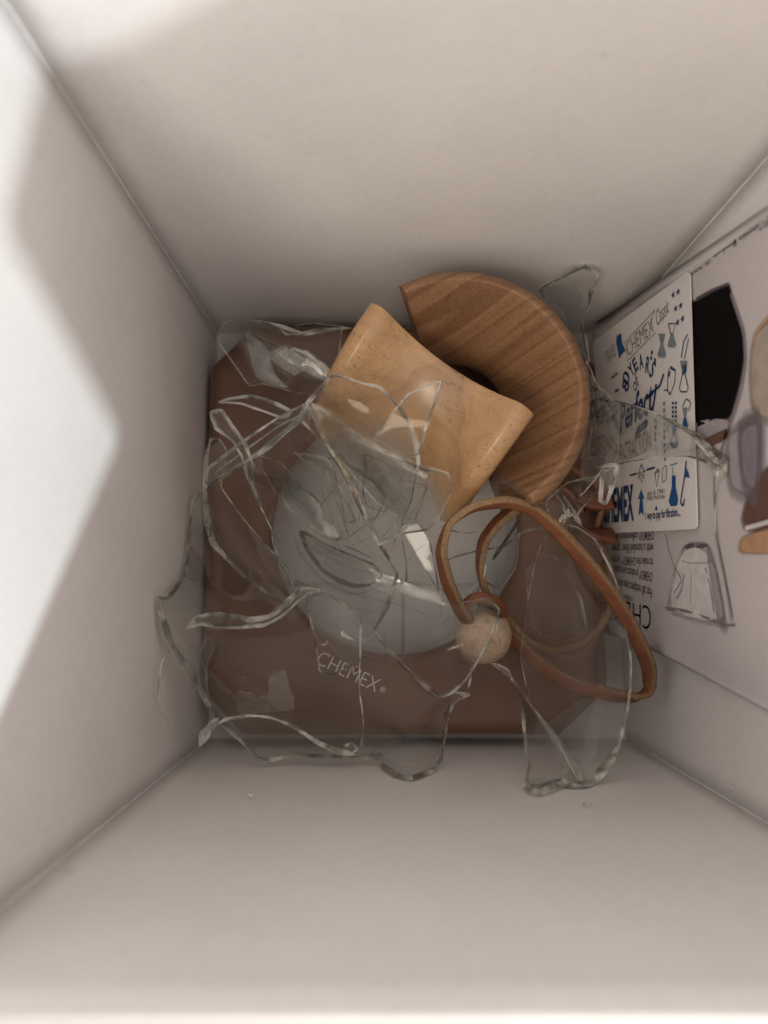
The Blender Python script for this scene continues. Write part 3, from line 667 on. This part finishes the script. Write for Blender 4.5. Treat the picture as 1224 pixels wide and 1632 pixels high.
sliver('thin straight edge inside the flat bar of glass', [(340, 757, .063), (385, 722, .069), (440, 682, .074), (490, 655, .078)], .0005, group='thin glass edges of the flat bar')
shard('tall shard along the left edge of the brown insert with a heavy knobbly left edge', [(336, 701, .052, .9), (328, 735, .054, 1.5), (326, 776, .053, 1.7), (329, 825, .048, 2.0), (340, 866, .044, 2.3), (363, 891, .042, 1.6), (389, 918, .040, 1.5), (425, 946, .036, 1.8), (461, 960, .034, .5), (472, 944, .034, .8), (442, 889, .036, .9), (400, 842, .040, .7), (372, 805, .046, .5), (352, 775, .052, .5), (362, 720, .055, .6), (350, 700, .054, .6)], .003)
shard('curved pale blade of glass pointing left, above the crossing pieces', [(349, 641, .058, .6), (368, 635, .059, 1.0), (401, 632, .060, 1.3), (435, 641, .061, 1.4), (464, 657, .062, 1.2), (450, 666, .061, 1.0), (420, 655, .060, 1.0), (385, 643, .059, .8)], .001, edge='edge_lit', step=9)
shard('twisted glass strip crossing the flat bar at its left end', [(336, 657, .068, 1.2), (354, 655, .069, 1.6), (375, 686, .071, 1.5), (390, 708, .071, 1.5), (402, 738, .068, 1.1), (405, 768, .064, .6), (396, 765, .063, .8), (386, 727, .069, .9), (371, 702, .070, 1.2), (346, 682, .068, 1.4)], .001, edge='edge', step=9)
sliver('thin curved glass thread running down from the twisted strip', [(390, 715, .066, .5), (396, 760, .062, .9), (410, 800, .056, .6), (425, 825, .050, .4), (432, 845, .046, .7), (436, 872, .044, .8)], .0006)
shard('clear shard in the upper left corner of the box with a ragged top edge', [(345, 539, .042, .4), (360, 514, .046, .5), (395, 510, .048, .4), (424, 513, .048, .5), (453, 522, .046, 1.6), (480, 530, .045, 1.5), (508, 527, .045, 1.6), (544, 524, .045, 1.0), (542, 547, .044, .9), (538, 580, .043, .6), (520, 615, .040, .4), (499, 629, .038, .6), (473, 626, .036, .5), (440, 617, .034, .5), (417, 611, .034, .6), (398, 614, .034, .7), (368, 573, .038, .6)], .004, edge='edge')
shard('small pale shard lying inside the upper left corner shard', [(392, 530, .030, .5), (418, 538, .034, .5), (455, 556, .034, .4), (490, 560, .033, .4), (520, 605, .028, .5), (478, 600, .026, .5), (440, 618, .024, .4), (408, 596, .024, .6), (398, 560, .026, .6)], .004)
for i, (l, p) in enumerate([('ragged bright edge along the top of the corner shard', [(448, 526, .049), (458, 534, .049), (480, 533, .048), (505, 530, .048), (535, 524, .048), (560, 523, .047)]),
    ('dark chipped glass edge against the back wall beside the lying collar half', [(470, 519, .045), (500, 516, .044), (530, 519, .044), (556, 522, .044)])]):
    sliver(l, p, .0008 if i == 0 else .0006, 'edge_lit' if i == 0 else 'edge_shaded')
# heavy bright lip and the big lower piece with the etched word
shard('thick bright curled lip of glass over the left part of the brown insert', [(299, 1002, .060, 1.2), (314, 984, .060, 1.6), (340, 979, .058, 2.1), (368, 982, .057, 2.3), (400, 988, .056, 2.3), (430, 982, .055, 2.2), (452, 965, .054, 2.4), (470, 948, .053, 2.2), (488, 937, .052, 1.4), (508, 940, .050, .9), (488, 946, .051, 1.4), (470, 962, .052, 1.6), (446, 984, .054, 1.8), (420, 996, .055, 1.8), (380, 999, .056, 1.8), (345, 999, .058, 1.7), (318, 994, .060, 1.5)], 0, edge='edge_lit', step=8, rad=.00042)
sh, dat = shard('largest lower shard carrying an etched word, reaching from the left wall to the front wall', [(322, 784, .030, 1.2), (306, 802, .032, 1.6), (301, 850, .034, 1.3), (299, 891, .036, 1.3), (292, 922, .042, 1.4), (268, 952, .062, 1.0), (251, 955, .069, 1.9), (262, 992, .066, 2.2), (276, 1030, .060, 2.0), (308, 1080, .052, 1.9), (337, 1132, .046, 2.0), (355, 1155, .044, 1.8),
      (385, 1182, .042, 1.4), (412, 1208, .042, 1.3), (432, 1211, .040, 1.5), (470, 1203, .038, 1.5), (520, 1206, .038, 1.8), (570, 1207, .038, 1.5), (600, 1211, .038, .9), (612, 1222, .042, 1.4), (632, 1236, .046, 1.6), (656, 1241, .050, 1.5), (688, 1228, .046, 1.5), (704, 1208, .042, 1.3), (707, 1185, .038, .8), (714, 1145, .038, .8), (724, 1120, .040, 1.3), (748, 1106, .042, .9),
      (723, 1104, .042, 1.0), (701, 1111, .042, 1.0), (680, 1098, .041, .8), (640, 1055, .040, .7), (596, 1006, .040, .7), (560, 970, .040, .7), (517, 944, .040, .7), (472, 960, .036, .1), (400, 900, .032, .1), (345, 830, .030, .1)], .006, edge='edge', step=18, sub=4)
sliver('arched bright glass rod along the bottom of the lower shard', [(340, 1158, .046, .9), (362, 1146, .047, 1.2), (395, 1141, .047, .9), (431, 1144, .047, .9), (470, 1160, .046, 1.2), (510, 1186, .045, 1.5), (535, 1197, .044, 2.0), (566, 1203, .044, 1.5)], .0009, 'edge_lit')
sliver('short stubby glass rod end at the lower left corner', [(318, 1190, .048, 1.6), (328, 1168, .049, 2.0), (340, 1152, .050, 1.6), (350, 1145, .05, 1.0)], .0012, 'edge_lit')
sliver('thin dark glass thread on the left wall near the lower corner', [(273, 1031, .062, .8), (258, 1056, .066, .7), (252, 1100, .066, .6), (256, 1125, .064, .7), (276, 1160, .058, .6)], .0006, 'edge')
shard('upright glass piece with straight sides at the centre front', [(489, 950, .046, .5), (493, 975, .047, .9), (503, 1025, .048, .8), (512, 1079, .046, .8), (545, 1068, .046, .5), (573, 1061, .048, .9), (575, 1023, .050, .9), (575, 985, .050, 1.0), (553, 966, .050, 1.1), (517, 942, .050, 1.1)], .002, step=12)
sliver('long upright glass edge right of the etched word', [(575, 985, .050, .8), (575, 1023, .049, .7), (573, 1061, .049, .8), (572, 1098, .048, 1.0), (577, 1130, .047, .7), (579, 1158, .046, .9), (575, 1185, .045, 1.3), (566, 1203, .044, 1.3)], .0006, 'edge_lit')
sliver('crumbled bright glass knot at the foot of the upright edge', [(548, 1190, .046, 1), (560, 1186, .046, 1.3), (570, 1192, .046, 1.2), (562, 1200, .046, 1)], .0008, 'edge_lit')
shard('curved glass lens at the left corner of the brown insert', [(330, 1015, .018, .6), (318, 1040, .019, 1.0), (314, 1070, .019, 1.1), (322, 1105, .020, 1.0), (342, 1132, .020, .6), (330, 1100, .018, .8), (328, 1065, .018, .8), (340, 1030, .018, .6)], .001, step=10)
# etched word on the lower shard
me = text_mesh('CHEMEX', offset=-.018)
ol, P, vs, nO = dat
def shard_pt(px, py):
    ws = 0; zs = 0
    for a, p in zip(vs, P):
        w_ = 1/(((a.x-px)**2+(a.y-py)**2)**1.5+1e-2); ws += w_; zs += w_*p.z
    return at(px, py, zs/ws+.0016)
def etch(me, p0, p1, hpx, name):
    xs_ = [a.co.x for a in me.vertices]; ys_ = [a.co.y for a in me.vertices]; xa, xb = min(xs_), max(xs_); ya, hb = min(ys_), max(ys_)
    e1 = V(p1)-V(p0); e2 = V((e1.y, -e1.x)).normalized()
    for a in me.vertices:
        q = V(p0)+e1*((a.co.x-xa)/(xb-xa))+e2*(hpx*(a.co.y-ya)/(hb-ya)); a.co = shard_pt(q.x, q.y)-sh.location
    me.name = name; return mobj(name, me, M['etched'], sh)
etch(me, (503, 1057), (598, 1103), 22, 'etched_lettering'); etch(text_mesh('®'), (604, 1101), (612, 1105), 9, 'etched_lettering')
# front right pieces
shard('clear shard standing against the front wall below the bead, with a dark thick foot', [(784, 1057, .040, .8), (809, 1068, .042, 1.2), (818, 1088, .044, 1.3), (827, 1104, .046, .9), (834, 1140, .052, 1.4), (838, 1193, .056, 1.3), (845, 1215, .060, 1.0), (838, 1251, .064, 2.2), (856, 1264, .066, 2.6), (899, 1248, .064, 2.4), (908, 1252, .064, 1.6), (932, 1252, .066, 1.5), (920, 1235, .062, .9), (899, 1193, .056, 1.0), (870, 1154, .050, 1.0), (847, 1125, .046, .5), (820, 1085, .043, .3)], .002, edge='edge', step=12, rad=.00045)
shard('tall clear shard in the front right corner in front of the strap', [(847, 1125, .044, 1.0), (870, 1158, .048, 1.6), (899, 1200, .055, 1.6), (926, 1250, .062, 2.2), (946, 1247, .064, 1.4), (958, 1232, .062, 2.8), (971, 1213, .060, 2.6), (985, 1188, .058, 1.2), (996, 1150, .056, 1.2), (1000, 1132, .056, 1.0), (1005, 1089, .054, 1.2), (1005, 1050, .052, 1.0), (999, 1014, .050, .9), (985, 938, .046, .9), (971, 899, .044, .9), (949, 863, .042, 1.1), (924, 843, .040, 1.1), (902, 836, .038, .8), (870, 850, .036, .5), (852, 900, .034, .3), (838, 980, .036, .3), (830, 1050, .040, .3)], .004, step=18, edge='edge')
sliver('ridged glass rod leaning into the front right corner', [(862, 1142, .050, .8), (890, 1180, .056, 1.0), (912, 1218, .062, 1.3), (928, 1250, .067, 1.6)], .0012, 'edge')
sliver('short glass rod beside the ridged rod', [(848, 1126, .046, 1.2), (868, 1152, .046, 1.0), (884, 1186, .044, .8)], .0009, 'edge')
sliver('dark chunk of glass at the foot of the shard on the front wall', [(840, 1254, .066, 1.0), (856, 1258, .067, 1.2), (878, 1250, .067, 1.2), (900, 1246, .066, 1.0)], .0017, 'edge_shaded', .8)
sliver('bright glass edge rising beside the knot and down the leather tie', [(902, 836, .052, .8), (924, 843, .053, 1.0), (949, 863, .054, 1.2), (962, 885, .056, 1.0), (972, 905, .056, 1.0), (985, 938, .054, .7)], .0006, 'edge_lit')
shard('clear shard reaching down to the front from below the round opening', [(596, 1006, .038, .6), (640, 1060, .040, .7), (701, 1111, .046, 1.0), (723, 1102, .048, 1.0), (744, 1082, .048, 1.0), (766, 1046, .050, .9), (784, 1010, .052, .8), (795, 974, .052, .8), (780, 953, .052, .4), (730, 960, .048, .2), (690, 930, .046, .3), (633, 930, .042, .3)], .003, step=16)
sliver('tiny bright glass splinter just below the bead', [(751, 1060, .045, 1), (750, 1080, .045, 1.2), (746, 1098, .044, .7)], .0007, 'edge_lit')
sliver('forked bright tip of glass on the brown insert below the bead', [(749, 1105, .046, 1.0), (742, 1108, .046, 1.2), (733, 1108, .046, .7)], .0006, 'edge_lit')
shard('glass pane lying over the right half of the brown insert', [(838, 905, .022, .3), (862, 886, .023, .6), (885, 887, .024, .5), (912, 920, .024, .6), (928, 960, .024, .9), (934, 1008, .023, .9), (905, 1015, .022, .8), (870, 1018, .021, .3), (845, 990, .021, .3)], .003, step=13)
# back right pieces
shard('thin shard leaning on the back wall behind the standing collar half', [(859, 462, .056, 1.2), (876, 450, .058, 1.5), (893, 441, .058, 1.6), (912, 432, .058, 2.0), (931, 424, .058, 1.8), (953, 434, .058, 1.8), (950, 450, .055, 1.2), (942, 462, .052, 1.6), (938, 490, .046, .9), (927, 517, .040, 1.0), (932, 539, .036, 1.6), (938, 575, .034, .9), (925, 560, .032, .3), (895, 500, .040, .2)], .001, edge='edge', step=12)
shard('long shard lying across the card, its thick point over the printed leaflet', [(935, 577, .050, 1.2), (948, 610, .054, 1.5), (976, 637, .060, 1.0), (1005, 645, .065, .6), (1035, 655, .070, .9), (1067, 670, .076, 1.4), (1101, 689, .082, 2.2), (1133, 714, .088, 2.4), (1158, 741, .093, 2.6), (1146, 753, .091, 2.2), (1122, 735, .086, 1.0), (1095, 727, .080, .5), (1040, 730, .070, .4), (991, 738, .062, .7), (955, 755, .056, .8), (925, 790, .050, .6), (930, 720, .046, .3), (938, 640, .046, .5)], .002, edge='edge', step=15, rad=.00042)
sliver('thick point of glass over the printed black coffee', [(1100, 690, .083, .6), (1120, 708, .086, 1.2), (1138, 726, .090, 1.5), (1152, 745, .093, 1.3)], .0016, 'edge', .5)
sliver('thin hanging glass edge over the drawn flask', [(1148, 754, .092, .8), (1141, 790, .088, .6), (1140, 830, .084, .6), (1146, 870, .080, .4)], .0005, 'edge')
shard('bright faceted stub of glass in front of the card edge', [(961, 744, .060, 1.6), (983, 742, .062, 1.6), (980, 762, .061, 1.5), (975, 780, .060, 1.4), (966, 802, .058, 1.3), (957, 798, .057, 1.6), (959, 770, .059, 1.6)], .003, edge='edge_lit', step=7)
shard('cloudy glass piece between the standing collar half and the card', [(940, 590, .030, .8), (962, 640, .034, 1.4), (982, 675, .036, 1.2), (985, 715, .036, 1.0), (978, 738, .036, 1.0), (950, 745, .034, .8), (938, 720, .032, .5), (944, 680, .030, .8), (945, 640, .030, .8)], .004, edge='edge', step=9)
sliver('glass splinter below the standing collar half, left one of two', [(886, 785, .040, 1), (897, 805, .040, 1.2), (905, 830, .040, .8)], .0008)
sliver('glass splinter below the standing collar half, right one of two', [(898, 790, .042, .8), (913, 815, .042, 1.3), (928, 840, .042, 1.2)], .0011)
shard('clear glass facet behind the splinters right of the collar tip', [(870, 800, .030, .8), (905, 770, .034, .9), (945, 760, .036, .6), (960, 775, .036, .5), (925, 812, .034, .9), (905, 850, .030, .8), (885, 840, .030, .8)], .002, step=10)
shard('triangular clear shard standing on the lying collar half', [(704, 607, .093, .8), (675, 617, .092, .7), (650, 629, .091, .7), (627, 656, .090, .6), (597, 701, .086, .7), (640, 730, .084, .2), (668, 723, .086, .6), (680, 680, .090, .8), (692, 645, .092, .9)], .001, edge='edge', step=12)
LIGHT = V((-.38, -.44, 1.05))
def facet(label, outline, zc, mat='glass_gleam', edge='edge_lit', tilt=(0, 0), step=12, rad=.00022):
    # flat facet added for a reflection in the glass, tipped to mirror the lamp
    cx_ = sum(p[0] for p in outline)/len(outline); cy_ = sum(p[1] for p in outline)/len(outline)
    c_ = at(cx_, cy_, zc); nrm = ((V((0, 0, H))-c_).normalized()+(LIGHT-c_).normalized()).normalized(); nrm = (nrm+V((tilt[0], tilt[1], 0))).normalized()
    out = []
    for p in outline:
        rr_ = ray(p[0], p[1]); k_ = (c_-V((0, 0, H))).dot(nrm)/rr_.dot(nrm); out.append((p[0], p[1], H+rr_.z*k_, 1.0))
    return shard(label, out, 0, mat, edge, step=step, rad=rad, jit=.5)
facet('added glass facet for the white reflection left of the opening centre', [(450, 782), (478, 778), (500, 785), (512, 805), (517, 822), (544, 852), (532, 860), (500, 842), (476, 822), (455, 806)], .040, edge='edge')
facet('added glass facet for the white reflection right of the opening centre', [(640, 838), (664, 833), (682, 858), (690, 884), (699, 942), (684, 917), (668, 890), (652, 862)], .044)
facet('added glass facet for a faint pinkish reflection in the lower left of the brown insert', [(378, 1102), (404, 1107), (412, 1112), (426, 1106), (431, 1079), (455, 1068), (463, 1100), (470, 1128), (428, 1134), (385, 1137), (379, 1120)], .018, 'glass_soft', 'edge', (.03, .0))
facet('added folded facet for a faint reflection under the clear shard in the upper left corner', [(393, 530), (410, 541), (432, 560), (452, 552), (478, 566), (505, 580), (521, 604), (500, 600), (482, 590), (470, 598), (446, 583), (430, 570), (440, 600), (462, 617), (436, 613), (410, 600), (400, 565)], .030, 'glass_soft', 'edge', (.05, .05))
facet('added glass facet for a thin pale reflection above the etched word, on the white opening', [(590, 905), (640, 925), (700, 948), (716, 965), (660, 952), (600, 925)], .030, 'glass_soft', 'edge', (.02, .0))
# jumble over the round opening
shard('clear shard with a white gleam on its upper edge, left of the opening centre', [(413, 727, .044, .6), (444, 735, .046, .8), (465, 755, .047, 1.0), (473, 771, .046, .9), (504, 795, .042, .7), (512, 818, .040, .8), (544, 855, .036, .8), (535, 862, .032, .5), (505, 850, .030, .3), (466, 812, .030, .6), (440, 785, .034, .6), (420, 750, .040, .6)], .004, step=10, edge='edge')
shard('crescent shard with a dark lower edge in the middle of the opening', [(481, 848, .030, 1.4), (489, 873, .029, 1.5), (512, 907, .028, 1.5), (536, 923, .028, 1.6), (567, 934, .028, 1.4), (588, 932, .028, .9), (609, 918, .028, .6), (596, 900, .032, .7), (560, 885, .034, .7), (520, 868, .034, .7), (500, 856, .032, .5)], .003, step=11, edge='edge_shaded', rad=.0006)
shard('box-shaped glass stub with square sides right of the opening centre', [(627, 761, .046, .9), (638, 772, .046, 1.3), (680, 774, .047, 1.2), (674, 792, .045, 1.1), (667, 811, .042, .9), (661, 829, .040, .6), (652, 826, .040, .5), (646, 820, .040, .9), (643, 798, .042, 1.3), (633, 777, .045, 1.2)], .002, step=9, edge='edge_lit')
sliver('short bright glass splinter above the square stub', [(588, 750, .05, .8), (606, 752, .05, 1.4), (624, 750, .05, .7)], .0007, 'edge_lit')
shard('grey facet of glass with dark upper outline near the collar', [(541, 724, .040, 1.1), (557, 743, .041, 1.3), (575, 752, .041, 1.2), (593, 766, .040, 1.2), (614, 790, .038, .7), (600, 824, .034, .6), (570, 845, .030, .5), (557, 855, .028, .5), (548, 830, .030, .8), (545, 800, .034, .6), (535, 770, .038, .8), (522, 733, .040, .8)], .003, step=11, edge='edge_shaded', rad=.0005)
shard('pale upright shard with a knobbed top left of the long edge', [(471, 722, .048, 1.2), (490, 724, .050, 1.3), (510, 728, .050, 1.2), (525, 738, .050, 1.0), (540, 775, .048, .9), (560, 815, .044, .9), (566, 830, .042, .8), (552, 832, .042, .5), (536, 800, .044, .6), (522, 762, .046, .6), (505, 740, .048, .5), (480, 730, .048, .7)], .001, step=9, edge='edge')
shard('thin glass leaf slanting between the opening centre and the collar', [(580, 724, .042, 1.0), (584, 745, .042, 1.0), (578, 780, .040, .9), (585, 806, .037, .6), (612, 815, .037, .5), (634, 793, .038, .9), (640, 760, .042, .5), (610, 735, .043, .5)], .002, step=11, edge='edge_shaded', rad=.00042)
sliver('hair-thin glass line crossing the white facet', [(644, 900, .036, .7), (662, 880, .038, .8), (682, 864, .040, .8)], .0004, 'edge_lit')
sliver('thin dark glass line below the crescent shard', [(497, 862, .026, 1), (540, 885, .026, 1), (580, 898, .026, .8)], .0005, 'edge_shaded')
sliver('second thin dark glass line below the crescent shard', [(545, 868, .024, 1), (570, 878, .024, 1), (596, 892, .024, .8)], .0005, 'edge_shaded')
sliver('glass thread on the white box bottom left of the bead', [(640, 855, .01, 1), (648, 905, .01, .8), (645, 945, .009, 1.5)], .0004, 'edge_shaded')
shard('clear shard under the bead over the lower right of the round opening', [(715, 892, .030, .5), (760, 878, .032, .6), (805, 870, .034, .8), (828, 850, .034, .6), (822, 905, .032, .5), (795, 940, .030, .5), (770, 925, .030, .7), (740, 985, .028, .6), (698, 1022, .028, .5), (705, 960, .028, .4)], .003, step=13)
sliver('long glass edge inside the leather loop, upper one of two', [(700, 838, .05, .6), (735, 850, .05, 1.2), (762, 848, .05, .6)], .0005, 'edge_lit')
sliver('dark bent glass rod inside the leather loop', [(785, 893, .040, 1.4), (800, 870, .042, 1.0), (820, 840, .044, .9), (832, 822, .044, .7)], .0009, 'edge_shaded')
sliver('bright glass edge curving inside the leather loop', [(818, 858, .05, .8), (838, 846, .05, 1.2), (862, 840, .05, 1.0), (878, 832, .05, .6)], .0006, 'edge_lit')
sliver('glass edge arching over the strap left of the bead', [(763, 880, .052, .7), (772, 884, .053, .9), (774, 905, .052, .8), (770, 925, .05, .7)], .0006, 'edge_lit')
sliver('pale glass line crossing in front of the bead', [(768, 950, .052, .6), (795, 970, .054, .8), (792, 1000, .053, .7), (800, 1035, .05, .6)], .0005)
sliver('glass edge running from the bead to the strap left of it', [(700, 1000, .036, .8), (730, 970, .04, .8), (762, 928, .045, .7)], .0005)
for i, (l, p) in enumerate([('faint glass line fanning left from the opening centre', [(497, 818, .02), (520, 795, .024), (545, 765, .03), (575, 758, .034)]), ('faint glass line fanning right from the opening centre', [(600, 865, .02), (632, 830, .024), (640, 800, .03)]),
        ('faint glass line above the crescent shard', [(470, 800, .03), (520, 855, .028), (560, 858, .028)]), ('faint glass line under the long shard edge', [(555, 765, .035), (575, 800, .035), (570, 840, .03)]),
        ('faint glass line from the square stub to the white facet', [(646, 808, .035), (640, 838, .034), (625, 870, .03)]), ('faint straight line over the lower part of the opening', [(540, 940, .018), (620, 960, .018), (700, 985, .018)])]):
    sliver(l, p, .00035, 'edge' if i % 2 else 'edge_shaded')

# crumbs of glass clinging to the walls and insert
crumb = None
for (x, y, z, s, l) in [(400, 1268, .075, 1.6, 'tiny glass crumb on the front wall, left of centre'), (935, 1282, .07, 1.5, 'tiny glass crumb on the front wall below the dark glass foot'), (1058, 1305, .09, .8, 'tiny glass crumb on the front wall toward its right side'), (112, 1386, .10, .8, 'tiny glass crumb near the front left crease'),
        (1168, 1254, .1, 1.0, 'tiny glass crumb on the right wall near the front crease'), (207, 908, .08, .9, 'tiny glass crumb on the left wall'), (425, 1045, .0112, .8, 'tiny glass crumb on the insert left of the etched word'), (388, 1080, .0112, 1.0, 'tiny glass crumb on the insert near the front left cut corner'),
        (926, 1143, .012, 1.0, 'tiny dark glass crumb in the front right cut corner')]:
    p = at_in(x, y, z)
    bm = bmesh.new(); bmesh.ops.create_icosphere(bm, subdivisions=1, radius=.0006*s)
    for q in bm.verts: q.co = V((q.co.x*random.uniform(.8, 1.8), q.co.y*random.uniform(.5, 1), q.co.z*random.uniform(.4, .9)))
    me = bpy.data.meshes.new('glass_crumb'); bm.to_mesh(me); bm.free()
    o = mobj('glass_crumb', me, M['edge_lit']); o.location = p; tag(o, l, 'glass crumb', 'tiny crumbs of glass in the box')

# glass dust: far too small to pick apart
v = []; f = []
for k in range(170):
    if k % 3: p = at(random.uniform(345, 930), random.uniform(560, 1140), ZI+.0011)
    else: p = at_in(random.uniform(300, 1000), random.gauss(1215, 30), .03)
    a = len(v); r_ = random.uniform(.00008, .00026)
    for q in ((1, 0, 0), (-1, .3, 0), (.2, 1, .2), (0, 0, 1)): v.append(p+V(q)*r_*random.uniform(.6, 1.5))
    f += [(a, a+1, a+2), (a, a+1, a+3), (a+1, a+2, a+3), (a, a+2, a+3)]
d = pydata('glass_dust', v, f, M['edge_lit']); tag(d, 'fine glass dust scattered over the brown insert and lower front wall', 'glass dust', None, 'stuff')
